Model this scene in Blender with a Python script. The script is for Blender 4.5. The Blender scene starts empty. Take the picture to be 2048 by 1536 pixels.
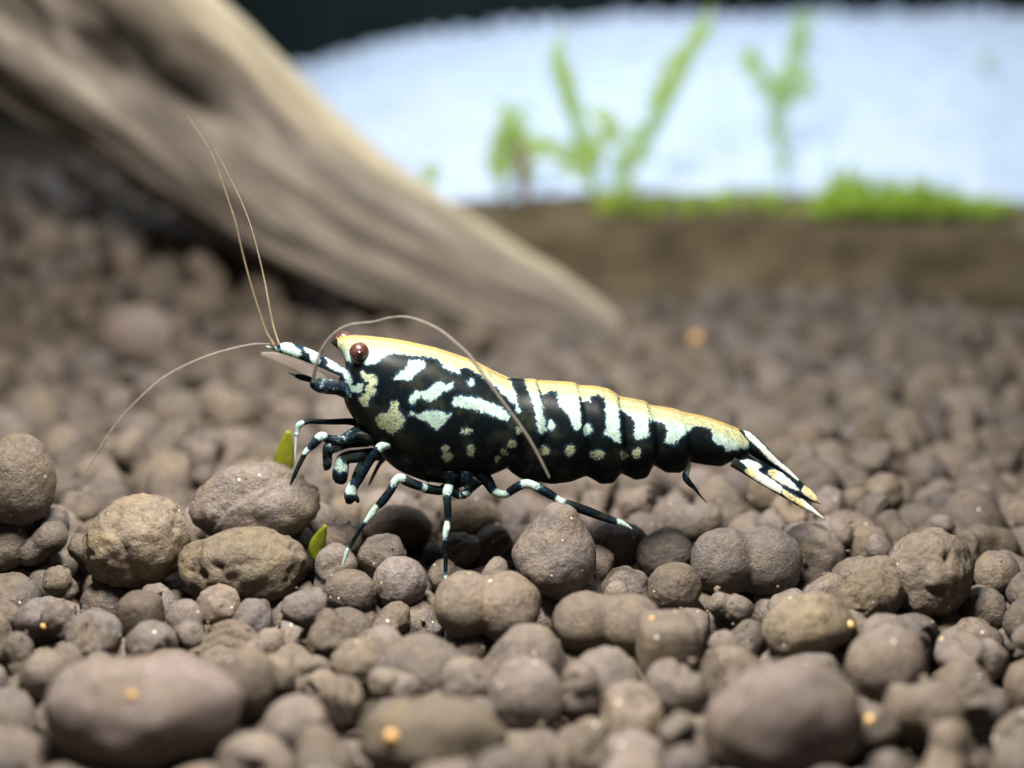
import bpy, bmesh, math, random
import numpy as np
from mathutils import Vector, noise as mnoise

random.seed(7); rng = np.random.default_rng(11)
S = bpy.context.scene
COL = S.collection

# ------------------------------------------------------------------ camera
LENS, SENS = 50.0, 36.0
D = 4.0 * LENS / SENS                      # 512 picture pixels = 1 cm at the shrimp
PITCH = math.radians(16.0)
Z0 = 0.77
CAM = np.array([0.0, -D * math.cos(PITCH), Z0 + D * math.sin(PITCH)])
cam_d = bpy.data.cameras.new('camera'); cam = bpy.data.objects.new('camera', cam_d); COL.objects.link(cam)
cam.location = CAM; cam.rotation_euler = (math.pi / 2 - PITCH, 0, 0)
cam_d.lens = LENS; cam_d.sensor_width = SENS; cam_d.clip_start = 0.05; cam_d.clip_end = 200
cam_d.dof.use_dof = True; cam_d.dof.focus_distance = D - 0.02; cam_d.dof.aperture_fstop = 0.265
S.camera = cam
FWD = np.array([0, math.cos(PITCH), -math.sin(PITCH)]); UP = np.array([0, math.sin(PITCH), math.cos(PITCH)])

# ------------------------------------------------------------------ world and lamps
W = bpy.data.worlds.new('World'); S.world = W; W.use_nodes = True
W.node_tree.nodes['Background'].inputs[0].default_value = (0.75, 0.8, 0.9, 1)
W.node_tree.nodes['Background'].inputs[1].default_value = 0.05

def area_lamp(name, loc, target, sx, sy, energy, color):
    l = bpy.data.lights.new(name, 'AREA'); l.shape = 'RECTANGLE'; l.size = sx; l.size_y = sy
    l.energy = energy; l.color = color
    o = bpy.data.objects.new(name, l); COL.objects.link(o); o.location = loc
    o.rotation_euler = (Vector(target) - Vector(loc)).to_track_quat('-Z', 'Y').to_euler()
    return o
area_lamp('tank_lamp', (-0.7, -1.2, 4.7), (0, -0.3, 0), 1.9, 0.8, 1010, (1.0, 0.95, 0.87))
area_lamp('rear_tank_lamp', (0.9, 6.2, 7.0), (0.9, 7.9, 0.9), 9.0, 1.2, 600, (0.84, 0.92, 1.0))
S.view_settings.view_transform = 'Standard'; S.view_settings.look = 'None'
S.view_settings.exposure = 0.0; S.view_settings.gamma = 1.0
S.cycles.use_denoising = True; S.cycles.max_bounces = 6

# ------------------------------------------------------------------ helpers
def ray(px, py):
    return FWD * D + np.array([1.0, 0, 0]) * ((px - 1024) / 512.0) + UP * ((768 - py) / 512.0)
def P(px, py, y=0.0):
    r = ray(px, py); t = (y - CAM[1]) / r[1]; return CAM + r * t
def G(px, py, z=0.0):
    r = ray(px, py); t = (z - CAM[2]) / r[2]; return CAM + r * t
def proj(pts):
    v = np.asarray(pts) - CAM
    d = v @ FWD
    return 1024 + 512 * D * v[:, 0] / d, 768 - 512 * D * (v @ UP) / d, d
def z1(*p): return [(500 + x / 3.413, 600 + y / 3.413) for x, y in p]
def z2(*p): return [(1000 + x / 2.926, 700 + y / 2.926) for x, y in p]
def z3(*p): return [(550 + x / 3.84, 800 + y / 3.84) for x, y in p]
def zt(*p): return [(1340 + x / 6.4, 800 + y / 6.4) for x, y in p]
def zh(*p): return [(530 + x / 8.533, 640 + y / 8.533) for x, y in p]
def z4(*p): return [(100 + x / 1.92, 200 + y / 1.92) for x, y in p]

def tag(o, label=None, cat=None, group=None, kind=None):
    for k, v in (('label', label), ('category', cat), ('group', group), ('kind', kind)):
        if v: o[k] = v
    return o
def empty(name, loc=(0, 0, 0)):
    o = bpy.data.objects.new(name, None); COL.objects.link(o); o.location = loc; o.empty_display_size = 0.1
    return o
def link(name, me, mat=None, parent=None, smooth=True):
    o = bpy.data.objects.new(name, me); COL.objects.link(o)
    if mat and not me.materials: me.materials.append(mat)
    if smooth: me.polygons.foreach_set('use_smooth', [True] * len(me.polygons))
    if parent is not None: o.parent = parent; o.location = -Vector(parent.location)
    return o
def mesh(name, V, F, attrs=None):
    me = bpy.data.meshes.new(name)
    me.from_pydata([tuple(v) for v in V], [], [tuple(f) for f in F])
    for k, v in (attrs or {}).items():
        a = me.attributes.new(k, 'FLOAT', 'POINT'); a.data.foreach_set('value', np.asarray(v, dtype=np.float32))
    me.update(); return me
def grid_faces(n, m, wrap=True, off=0):
    F = []
    mm = m if wrap else m - 1
    for i in range(n - 1):
        for j in range(mm):
            a = off + i * m + j; b = off + i * m + (j + 1) % m
            F.append((a, b, b + m, a + m))
    return F
def spline(C, n):
    """Catmull-Rom through rows of C, n samples."""
    C = np.asarray(C, float); k = len(C)
    if k == 2: return C[0] + (C[1] - C[0]) * np.linspace(0, 1, n)[:, None]
    Q = np.vstack([2 * C[0] - C[1], C, 2 * C[-1] - C[-2]])
    out = []
    for u in np.linspace(0, k - 1 - 1e-9, n):
        i = int(u); t = u - i
        p0, p1, p2, p3 = Q[i:i + 4]
        out.append(0.5 * (2 * p1 + (p2 - p0) * t + (2 * p0 - 5 * p1 + 4 * p2 - p3) * t * t + (3 * p1 - p0 - 3 * p2 + p3) * t ** 3))
    return np.array(out)
def fbm(x, y, z, o=4, s=1.0):
    return mnoise.fractal(Vector((x * s, y * s, z * s)), 1.0, 2.0, o)

def tube_geo(pts, rad, seg=10, squash=None, upv=(0, 1, 0)):
    pts = np.asarray(pts); n = len(pts); V = []
    T = np.gradient(pts, axis=0); T /= np.linalg.norm(T, axis=1)[:, None] + 1e-12
    u = np.array(upv, float)
    for i in range(n):
        t = T[i]; a = u - t * (u @ t); a /= np.linalg.norm(a) + 1e-9; u = a; b = np.cross(t, a)
        sq = 1.0 if squash is None else squash
        for j in range(seg):
            th = 2 * math.pi * j / seg
            V.append(pts[i] + rad[i] * (math.cos(th) * a * sq + math.sin(th) * b))
    F = grid_faces(n, seg)
    V.append(pts[0]); V.append(pts[-1]); c0, c1 = n * seg, n * seg + 1
    for j in range(seg):
        F.append((c0, (j + 1) % seg, j)); F.append((c1, (n - 1) * seg + j, (n - 1) * seg + (j + 1) % seg))
    return V, F
def tube(name, ctrl, mat, parent=None, n=40, seg=10, squash=None):
    """ctrl rows: x,y,z,radius[,pale,gold]"""
    C = spline(ctrl, n)
    C[:, 3] = np.maximum(C[:, 3], 0.0008)
    V, F = tube_geo(C[:, :3], C[:, 3], seg, squash)
    at = {}
    if C.shape[1] > 4:
        rows = np.asarray(ctrl, float); u = np.linspace(0, len(rows) - 1, n)
        for k, nm in ((4, 'pale'), (5, 'gold')):
            if C.shape[1] > k:
                v = np.interp(u, np.arange(len(rows)), rows[:, k]); at[nm] = np.concatenate([np.repeat(v, seg), [v[0], v[-1]]])
    return link(name, mesh(name, V, F, at), mat, parent)

# ------------------------------------------------------------------ node material helper
class NM:
    def __init__(s, name):
        s.m = bpy.data.materials.new(name); s.m.use_nodes = True; s.t = s.m.node_tree
        s.b = s.t.nodes['Principled BSDF']
    def n(s, typ, **kw):
        nd = s.t.nodes.new(typ)
        for k, v in kw.items():
            if k.startswith('i_'): nd.inputs[k[2:].replace('_', ' ')].default_value = v
            else: setattr(nd, k, v)
        return nd
    def l(s, a, b): s.t.links.new(a, b)
    def val(s, x, inp):
        if isinstance(x, (int, float)): inp.default_value = x
        elif isinstance(x, tuple): inp.default_value = x if len(x) == 4 else (*x, 1)
        else: s.l(x, inp)
    def math(s, op, a, b=0.0, c=None):
        nd = s.n('ShaderNodeMath', operation=op); s.val(a, nd.inputs[0]); s.val(b, nd.inputs[1])
        if c is not None: s.val(c, nd.inputs[2])
        return nd.outputs[0]
    def mix(s, f, a, b, blend='MIX'):
        nd = s.n('ShaderNodeMix', data_type='RGBA', blend_type=blend)
        s.val(f, nd.inputs[0]); s.val(a, nd.inputs[6]); s.val(b, nd.inputs[7]); return nd.outputs[2]
    def ramp(s, f, lo, hi):
        nd = s.n('ShaderNodeMapRange', interpolation_type='SMOOTHSTEP'); s.val(f, nd.inputs[0]); nd.inputs[1].default_value = lo; nd.inputs[2].default_value = hi
        return nd.outputs[0]
    def noise(s, vec, scale, detail=3, rough=0.55):
        nd = s.n('ShaderNodeTexNoise'); s.l(vec, nd.inputs['Vector']); nd.inputs['Scale'].default_value = scale
        nd.inputs['Detail'].default_value = detail; nd.inputs['Roughness'].default_value = rough; return nd.outputs[0]
    def attr(s, name):
        return s.n('ShaderNodeAttribute', attribute_name=name).outputs['Fac']
    def pos(s): return s.n('ShaderNodeNewGeometry').outputs['Position']
    def bump(s, h, strength, dist=0.01):
        nd = s.n('ShaderNodeBump'); s.l(h, nd.inputs['Height']); nd.inputs['Strength'].default_value = strength
        nd.inputs['Distance'].default_value = dist; s.l(nd.outputs[0], s.b.inputs['Normal'])

def pellet_mat(name, warm, cool, ochre=(0.165, 0.122, 0.072), dark=1.0):
    m = NM(name); p = m.pos()
    rnd = m.math('FRACT', m.math('ADD', m.n('ShaderNodeObjectInfo').outputs['Random'], m.attr('tint')))
    c = m.mix(rnd, warm, cool)
    r2 = m.math('FRACT', m.math('MULTIPLY', rnd, 7.31))
    c = m.mix(m.ramp(m.noise(p, 7, 4), 0.42, 0.72), c, m.mix(0.55, c, ochre))
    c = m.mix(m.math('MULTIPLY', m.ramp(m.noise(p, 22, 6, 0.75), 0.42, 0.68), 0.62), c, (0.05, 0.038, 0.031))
    c = m.mix(m.math('MULTIPLY', m.ramp(m.noise(p, 95, 3, 0.7), 0.52, 0.75), 0.5), c, (0.29, 0.235, 0.18))
    v = m.math('MULTIPLY_ADD', r2, 0.55, 0.76)
    hs = m.n('ShaderNodeHueSaturation'); m.l(c, hs.inputs['Color']); m.l(v, hs.inputs['Value']); c = hs.outputs[0]
    vor = m.n('ShaderNodeTexVoronoi'); m.l(p, vor.inputs['Vector']); vor.inputs['Scale'].default_value = 26
    sep = m.n('ShaderNodeSeparateColor'); m.l(vor.outputs['Color'], sep.inputs[0])
    spark = m.math('MULTIPLY', m.math('LESS_THAN', vor.outputs['Distance'], 0.16), m.math('GREATER_THAN', sep.outputs[0], 0.90))  # glossy flakes, coloured pale so that their glints are painted in
    c = m.mix(spark, c, m.mix(sep.outputs[1], (0.75, 0.72, 0.66), (0.5, 0.36, 0.18)))
    m.l(c, m.b.inputs['Base Color'])
    m.l(m.math('MULTIPLY_ADD', spark, -0.42, 0.62), m.b.inputs['Roughness'])
    m.b.inputs['Specular IOR Level'].default_value = 0.32
    h = m.math('ADD', m.noise(p, 60, 5, 0.7), m.math('MULTIPLY', m.noise(p, 14, 3), 1.4))
    m.bump(h, 0.75, 0.018)
    return m.m
M_PEL = pellet_mat('soil_pellet', (0.136, 0.108, 0.084), (0.128, 0.109, 0.105))
M_TAN = pellet_mat('tan_crust_pellet', (0.145, 0.115, 0.080), (0.140, 0.112, 0.084), (0.20, 0.15, 0.075))
M_DARKP = pellet_mat('dark_pellet', (0.085, 0.065, 0.048), (0.075, 0.06, 0.05))  # dark soil; under the shrimp it also paints in the pellets' shade
M_PINK = pellet_mat('pinkish_pellet', (0.205, 0.163, 0.148), (0.205, 0.163, 0.148))

def shrimp_mat(name, w1, w2, cream, orange, rag=1.15, sp=0.35):
    m = NM(name); p = m.pos()
    pale, gold, dim = m.attr('pale'), m.attr('gold'), m.attr('dim')
    nz = m.noise(p, 62, 3, 0.7)
    e = m.math('ADD', pale, m.math('MULTIPLY_ADD', nz, rag, -rag / 2))
    f = m.ramp(e, 0.40, 0.60)
    speck = m.ramp(m.noise(p, 150, 2, 0.6), 0.36, 0.50)
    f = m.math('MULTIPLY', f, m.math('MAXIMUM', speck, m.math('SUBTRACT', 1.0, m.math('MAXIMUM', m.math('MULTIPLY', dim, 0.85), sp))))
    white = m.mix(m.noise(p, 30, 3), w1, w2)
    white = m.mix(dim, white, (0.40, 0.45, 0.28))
    g1 = m.mix(m.ramp(gold, 0.15, 0.75), white, cream)
    g1 = m.mix(m.ramp(gold, 0.86, 1.0), g1, orange)
    g1 = m.mix(m.math('MULTIPLY', m.ramp(m.noise(p, 42, 6, 0.8), 0.44, 0.62), m.math('MULTIPLY_ADD', gold, 0.40, 0.30)), g1, (0.07, 0.13, 0.095))
    blk = m.mix(m.ramp(m.noise(p, 10, 3), 0.48, 0.68), (0.003, 0.005, 0.006), (0.016, 0.019, 0.014))
    blk = m.mix(m.math('MULTIPLY', m.ramp(e, 0.12, 0.42), 0.8), blk, (0.012, 0.030, 0.055))
    c = m.mix(f, blk, g1)
    m.l(c, m.b.inputs['Base Color']); m.b.inputs['Roughness'].default_value = 0.38
    m.b.inputs['Specular IOR Level'].default_value = 0.07
    m.bump(m.noise(p, 130, 3), 0.10, 0.006)
    return m.m
M_SHR = shrimp_mat('shrimp_shell', (0.27, 0.40, 0.35), (0.40, 0.51, 0.465), (0.335, 0.315, 0.155), (0.36, 0.22, 0.056))
M_TAIL = shrimp_mat('tail_fan_shell', (0.74, 0.80, 0.74), (0.86, 0.88, 0.82), (0.86, 0.72, 0.38), (0.88, 0.62, 0.26), 0.45, 0.08)  # whiter shell, its whites also raised to offset grazing light on the tail

def plain(name, c1, c2, scale=20, rough=0.6, spec=0.3, bump=0.2, alpha=None, trans=0.0, sss=0.0):
    m = NM(name); p = m.pos()
    m.l(m.mix(m.ramp(m.noise(p, scale, 4), 0.3, 0.7), c1, c2), m.b.inputs['Base Color'])
    m.b.inputs['Roughness'].default_value = rough; m.b.inputs['Specular IOR Level'].default_value = spec
    if alpha is not None: m.b.inputs['Alpha'].default_value = alpha
    if trans: m.b.inputs['Transmission Weight'].default_value = trans
    if bump: m.bump(m.noise(p, scale * 4, 3), bump, 0.01)
    if sss:
        tr = m.n('ShaderNodeBsdfTranslucent'); m.l(m.b.inputs['Base Color'].links[0].from_socket, tr.inputs[0])
        mx = m.n('ShaderNodeMixShader'); mx.inputs[0].default_value = sss
        out = m.t.nodes['Material Output']
        m.l(m.b.outputs[0], mx.inputs[1]); m.l(tr.outputs[0], mx.inputs[2]); m.l(mx.outputs[0], out.inputs[0])
        if alpha is not None:
            m.b.inputs['Alpha'].default_value = 1.0; tp = m.n('ShaderNodeBsdfTransparent'); m2 = m.n('ShaderNodeMixShader'); m2.inputs[0].default_value = alpha
            m.l(tp.outputs[0], m2.inputs[1]); m.l(mx.outputs[0], m2.inputs[2]); m.l(m2.outputs[0], out.inputs[0])
    return m.m
M_ANT = plain('antenna_skin', (0.15, 0.115, 0.07), (0.23, 0.18, 0.115), 60, 0.5, 0.3, 0, sss=0.35, alpha=0.75)
M_ANTG = plain('grey_antenna_skin', (0.20, 0.18, 0.155), (0.28, 0.25, 0.215), 60, 0.5, 0.3, 0, sss=0.3, alpha=0.62)
M_CLEAR = plain('clear_shell', (0.30, 0.25, 0.22), (0.36, 0.30, 0.26), 30, 0.3, 0.3, 0, alpha=0.20)
M_PALECLAW = plain('pale_clear_shell', (0.62, 0.66, 0.68), (0.75, 0.78, 0.8), 60, 0.3, 0.4, 0, alpha=0.7)
M_EYE = plain('eye_surface', (0.040, 0.014, 0.011), (0.075, 0.030, 0.026), 40, 0.32, 0.4, 0.05)
M_PUPIL = plain('pupil_surface', (0.012, 0.004, 0.004), (0.03, 0.01, 0.008), 40, 0.15, 0.5, 0)
M_SOIL = plain('soil_bed', (0.06, 0.045, 0.035), (0.10, 0.075, 0.055), 10, 0.9, 0.1, 0.6)
M_LEAF = plain('leaf', (0.60, 0.78, 0.12), (0.72, 0.88, 0.25), 6, 0.5, 0.3, 0.1, sss=0.7, alpha=0.5)
M_LEAFP = plain('pale_leaf', (0.64, 0.86, 0.45), (0.75, 0.9, 0.55), 6, 0.5, 0.3, 0.1, sss=0.7, alpha=0.35)
M_MOSS = plain('moss', (0.48, 0.66, 0.09), (0.62, 0.80, 0.20), 6, 0.7, 0.2, 0, sss=0.6, alpha=0.55)
M_OLIVE = plain('olive_leaf', (0.16, 0.19, 0.008), (0.25, 0.27, 0.02), 25, 0.5, 0.3, 0.1, sss=0.3)
M_STEM = plain('brown_stem', (0.22, 0.13, 0.08), (0.32, 0.2, 0.13), 12, 0.7, 0.2, 0.2)
M_SAND = plain('white_sand', (0.53, 0.63, 0.79), (0.63, 0.72, 0.86), 4, 0.8, 0.2, 0.2)
M_LEDGE = plain('ledge_soil', (0.085, 0.068, 0.042), (0.15, 0.12, 0.08), 3.0, 0.9, 0.15, 0.5)
M_ROCK = plain('brown_rock', (0.085, 0.066, 0.043), (0.17, 0.132, 0.085), 3.5, 0.9, 0.15, 0.4)
M_BACK = plain('dark_backing', (0.006, 0.014, 0.016), (0.012, 0.024, 0.026), 0.8, 0.6, 0.1, 0)
M_AMBER = plain('amber_grain_surface', (0.50, 0.29, 0.09), (0.60, 0.38, 0.15), 40, 0.35, 0.4, 0)

def wood_mat():
    m = NM('driftwood_grain')
    cv = m.n('ShaderNodeCombineXYZ')
    m.l(m.math('MULTIPLY', m.attr('along'), 0.55), cv.inputs[0]); m.l(m.math('MULTIPLY', m.attr('ca'), 3.2), cv.inputs[1]); m.l(m.math('MULTIPLY', m.attr('sa'), 3.2), cv.inputs[2])
    v = cv.outputs[0]
    a = m.noise(v, 1.6, 5, 0.6); b = m.noise(v, 6.0, 4, 0.6)
    c = m.mix(m.ramp(a, 0.35, 0.66), (0.115, 0.098, 0.085), (0.33, 0.285, 0.24))
    c = m.mix(m.math('MULTIPLY', m.ramp(b, 0.45, 0.7), 0.6), c, (0.085, 0.065, 0.05))
    c = m.mix(m.ramp(m.math('ADD', m.attr('ca'), m.math('MULTIPLY_ADD', a, 0.5, -0.25)), 0.50, 0.95), c, (0.52, 0.45, 0.31))  # upper right side painted paler, as if catching light from above
    c = m.mix(m.math('MULTIPLY', m.ramp(m.attr('pit'), 0.2, 0.9), 0.9), c, (0.022, 0.017, 0.014))
    m.l(c, m.b.inputs['Base Color']); m.b.inputs['Roughness'].default_value = 0.8; m.b.inputs['Specular IOR Level'].default_value = 0.2
    m.bump(b, 0.5, 0.05); return m.m
M_WOOD = wood_mat()

# ------------------------------------------------------------------ the setting
def sheet(name, xs, ys, fz, mat):
    V = [(x, y, fz(x, y)) for y in ys for x in xs]
    o = link(name, mesh(name, V, grid_faces(len(ys), len(xs), False)), mat); tag(o, kind='structure'); return o
def mound(x, y):
    a = min(1, max(0, (-1.25 - x) / 0.9)); b = min(1, max(0, (y - 3.5) / 1.7)); return 0.92 * a * a * (3 - 2 * a) * b * (0.5 + 0.5 * b)
sheet('ground', np.linspace(-9, 9, 130), np.linspace(-4.5, 12.6, 130), lambda x, y: -0.34 + mound(x, y) + 0.05 * fbm(x, y, 0, 3, 1.2), M_SOIL)
def sand_z(x, y):
    crest = 1.86 + 0.012 * x - 0.036 * max(0, 1.2 - x) ** 2
    sh = -1.2 - (y - 6) * 0.375; crest -= 1.9 * min(1, max(0, (sh - x) / 1.0)) ** 1.5
    t = min(1, max(0, (y - 5.7) / 4.3)); t = t * t * (3 - 2 * t) * 0.35 + t * 0.65
    back = 1.0 if y < 10 else max(0.0, 1 - ((y - 10) / 1.6) ** 2)
    left = min(1, max(0, (x - sh + 1.0) / 1.0)); return (0.45 * left + max(crest - 0.45, -0.45) * t) * back + 0.05 * fbm(x, y, 3, 4, 1.3) - (1 - back) * 0.2 - 0.9 * (1 - left)
sheet('white_sand', np.linspace(-7, 9, 200), np.linspace(5.6, 11.6, 90), sand_z, M_SAND)
# the dark back of the tank
bm = bmesh.new(); bmesh.ops.create_cube(bm, size=1.0)
me = bpy.data.meshes.new('tank_back'); bm.to_mesh(me); bm.free()
o = link('tank_back', me, M_BACK, smooth=False); o.scale = (26, 0.15, 9); o.location = (0, 12.8, 3.9); tag(o, kind='structure')

# loose white grains along the crest of the sand
def ico(sub):
    bm = bmesh.new(); bmesh.ops.create_icosphere(bm, subdivisions=sub, radius=1.0)
    V = np.array([v.co[:] for v in bm.verts]); F = [tuple(v.index for v in f.verts) for f in bm.faces]; bm.free(); return V, F
IV = {k: ico(k) for k in (1, 2, 3, 4, 5)}
VV, FF, off = [], [], 0
for i in range(700):
    x = rng.uniform(-4.5, 7); y = rng.uniform(8.8, 10.4) if i % 3 else rng.uniform(6, 9)
    r = rng.uniform(0.02, 0.06); v, f = IV[2]
    VV.append(v * r * rng.uniform(0.7, 1.2, 3) + np.array([x, y, sand_z(x, y) + r * 0.4])); FF += [tuple(a + off for a in q) for q in f]; off += len(v)
o = link('sand_grains', mesh('sand_grains', np.vstack(VV), FF), M_SAND)
tag(o, 'loose white sand grains scattered over the sand bank', 'sand', kind='stuff')

# low brown ledge in front of the sand
def ledge():
    xs = np.linspace(-1.2, 6.6, 130); prof = [(5.15, -0.3), (5.12, 0.0), (5.2, 0.2), (5.24, 0.42), (5.32, 0.56), (5.5, 0.63), (5.8, 0.62), (6.2, 0.55), (6.5, 0.2), (6.5, -0.3)]
    V = []
    pr = spline([(a, b, 0) for a, b in prof], 40)
    for x in xs:
        top = 0.03 * math.sin(x * 1.3) + 0.03 * fbm(x, 0, 5, 3, 1.5) + 0.02 * x * 0.2
        edge = min(1, (x + 1.2) / 0.35, (6.6 - x) / 0.35); edge = math.sqrt(max(0.0, edge))
        for (a, b, _) in pr:
            k = 1 if b < 0 else edge
            dy = 0.10 * fbm(x, b * 1.5, 1.7, 4, 1.6) * (1 if a < 5.7 else 0)
            V.append((x, a + dy + 0.05 * math.sin(x * 0.9), b * k + top * (b > 0.3) + 0.05 * fbm(x, a, b, 4, 4.0)))
    n, m_ = len(xs), len(pr); F = grid_faces(n, m_, True)
    F.append(tuple(range(m_))); F.append(tuple(range((n - 1) * m_ + m_ - 1, (n - 1) * m_ - 1, -1)))
    return link('stone_ledge', mesh('stone_ledge', V, F), M_LEDGE)
tag(ledge(), 'long low dark brown ledge below the white sand bank at right', 'stone ledge')

def lump(name, c, size, seed, mat, sub=4, amp=0.24):
    v, f = IV[sub]
    d = np.array([1 + amp * fbm(*(q * 1.0 + seed * 3.1), 4, 1.3) + amp * 0.45 * fbm(*(q + seed), 3, 4.0) for q in v])
    o = link(name, mesh(name, v * d[:, None] * np.array(size), f), mat); o.location = c; return o
# ------------------------------------------------------------------ driftwood
def driftwood():
    rows = []
    for px, py, r, y in ((-420, -420, 250, 4.1), (-150, -190, 232, 4.15), (100, 0, 215, 4.25), (320, 160, 196, 4.35), (605, 388, 166, 4.5), (932, 564, 118, 4.6), (1093, 628, 88, 4.65), (1200, 682, 64, 4.7), (1290, 765, 60, 4.75)):
        p = P(px, py, y); d = (p - CAM) @ FWD; rows.append((*p, r / 512 * d / D))
    n, seg = 260, 150
    C = spline(rows, n); V = []; pt = []; al = []; ca = []; sa = []
    T = np.gradient(C[:, :3], axis=0); T /= np.linalg.norm(T, axis=1)[:, None]
    s = np.concatenate([[0], np.cumsum(np.linalg.norm(np.diff(C[:, :3], axis=0), axis=1))])
    # pits in (length, angle): angle 0 = upper right edge, 90 = towards the camera
    cx, cy, _ = proj(C[:, :3])
    def at(px): return s[np.argmin(abs(cx - px))]
    pits = [(at(300), 76, 0.42, 17, 0.80), (at(225), 97, 0.20, 10, 0.45), (at(105), 80, 0.40, 9, 0.25), (at(40), 104, 0.45, 13, 0.3), (at(520), 60, 0.6, 6, 0.10), (at(345), 70, 0.20, 12, 0.55)]
    for i in range(n):
        t = T[i]; view = C[i, :3] - CAM; view /= np.linalg.norm(view)
        b = -(view - t * (view @ t)); b /= np.linalg.norm(b)
        a = np.cross(b, t); a = a if a[2] > 0 else -a
        for j in range(seg):
            th = 2 * math.pi * j / seg; c_, s_ = math.cos(th), math.sin(th)
            k = 1 + 0.11 * fbm(s[i] * 0.35, c_ * 1.3, s_ * 1.3, 4, 1.5) + 0.035 * fbm(s[i] * 0.5, c_ * 6, s_ * 6, 3, 1.5)
            deg = math.degrees(th)
            pk = 0.0
            for ps, pa, ls, la, dp in pits:
                da = (deg - pa - (s[i] - ps) * 10 + 180) % 360 - 180
                g = math.exp(-((s[i] - ps) / ls) ** 2 - (da / la) ** 2); g = min(1, 1.6 * g); k -= dp * g; pk = max(pk, g * min(1, dp * 2))
                g2 = math.exp(-((s[i] - ps) / (ls * 1.7)) ** 2 - (da / (la * 2)) ** 2); k += dp * 0.22 * (g2 - g)
            V.append(C[i, :3] + C[i, 3] * k * (c_ * a + s_ * b)); al.append(s[i]); ca.append(c_); sa.append(s_); pt.append(pk)
    F = grid_faces(n, seg); F.append(tuple(range(seg - 1, -1, -1))); F.append(tuple(range((n - 1) * seg, n * seg)))
    o = link('driftwood', mesh('driftwood', V, F, {'along': al, 'ca': ca, 'sa': sa, 'pit': pt}), M_WOOD)
    tag(o, 'thick weathered tan driftwood branch slanting down from the upper left into the pellets', 'driftwood')
driftwood()

# ------------------------------------------------------------------ plants
def blade_geo(path, wid, thick, nrm, n=18, m=8):
    """leaf-like body: path rows xyz, widths along it, lens cross-section"""
    C = spline([(*p, w) for p, w in zip(path, wid)], n); V = []
    T = np.gradient(C[:, :3], axis=0); T /= np.linalg.norm(T, axis=1)[:, None] + 1e-9
    nrm = np.array(nrm, float)
    for i in range(n):
        b = np.cross(nrm, T[i]); b /= np.linalg.norm(b) + 1e-9; nn = np.cross(T[i], b); w = max(C[i, 3], 0.0015)
        for j in range(m):
            th = 2 * math.pi * j / m; V.append(C[i, :3] + b * w * math.cos(th) + nn * min(thick, w) * math.sin(th))
    F = grid_faces(n, m); F.append(tuple(range(m - 1, -1, -1))); F.append(tuple(range((n - 1) * m, n * m))); return V, F
def blade(name, path, wid, thick, nrm, mat, parent=None, n=18, m=8):
    V, F = blade_geo(path, wid, thick, nrm, n, m); return link(name, mesh(name, V, F), mat, parent)
def leaf(parent, a, b, w, y, mat=None, bow=0.06):
    A, B = P(*a, y), P(*b, y + random.uniform(-0.12, 0.12)); Mi = (A + B) / 2 + np.array([0, -bow, bow])
    d = ((A - CAM) @ FWD); w = 1.05 * w / 512 * d / D
    nr = np.array([random.uniform(-.3, .3), -1, random.uniform(0, .5)])
    return blade('leaf', [A, A * .7 + Mi * .3, Mi, B * .7 + Mi * .3, B], [w * .15, w * .75, w, w * .7, w * .08], 0.012, nr, mat or M_LEAF, parent)
def plant(label, y, stems, leaves, cat='aquatic plant', name='aquatic_plant'):
    t = empty(name, P(*stems[0][0], y)); tag(t, label, cat)
    for st in stems:
        rows = [(*P(*p, y), 0.014 if 'pale' in label or 'tiny' in label else 0.034) for p in st]; tube('stem', rows, M_STEM if st is stems[0] and name == 'twig_plant' else (M_LEAFP if 'pale' in label else M_LEAF), t, 24, 8)
    for st in (stems if 'fork' in label else []):
        q = spline([(a, b, 0) for a, b in st], 14)
        for k in range(2, 14):
            for sd in (-1, 1):
                if random.random() < 0.75:
                    L_ = random.uniform(26, 58); an = random.uniform(0.2, 1.3)
                    leaves = leaves + [((q[k][0], q[k][1]), (q[k][0] + sd * L_ * math.sin(an), q[k][1] - L_ * math.cos(an)), random.uniform(6, 11), random.choice((M_LEAF, M_LEAFP)))]
    for a, b, w, *mt in leaves: leaf(t, a, b, w, y, mt[0] if mt else None)
plant('blurred bright green stem plant forking into a V before the white sand', 5.45,
      [[(1212, 440), (1190, 380), (1165, 300), (1140, 220), (1112, 110)], [(1212, 440), (1250, 360), (1300, 270), (1345, 180), (1410, 50)]],
      [((1214, 400), (1212, 455), 26), ((1195, 400), (1225, 440), 30), ((1150, 245), (1105, 95), 20), ((1160, 300), (1150, 180), 17, M_LEAFP), ((1190, 300), (1245, 260), 18), ((1180, 215), (1240, 285), 22),
       ((1205, 330), (1140, 300), 24), ((1160, 320), (1060, 305), 20), ((1320, 210), (1375, 100), 28), ((1340, 190), (1300, 220), 20), ((1370, 120), (1425, 45), 20), ((1300, 280), (1345, 190), 20, M_LEAFP),
       ((1220, 350), (1310, 300), 20, M_LEAFP), ((1190, 360), (1110, 335), 20), ((1230, 345), (1290, 250), 18, M_LEAFP), ((1215, 420), (1280, 370), 16)])
plant('blurred low green sprig left of the forked stem plant, with a brownish stalk', 5.5,
      [[(1050, 395), (1046, 340), (1042, 280)], [(1000, 385), (1010, 320), (1030, 230)]],
      [((1010, 300), (1030, 215), 20, M_LEAFP), ((1000, 345), (970, 325), 20), ((1020, 280), (980, 300), 18), ((1050, 310), (1110, 290), 17), ((1046, 390), (1044, 285), 12, M_STEM)], name='twig_plant')
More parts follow.
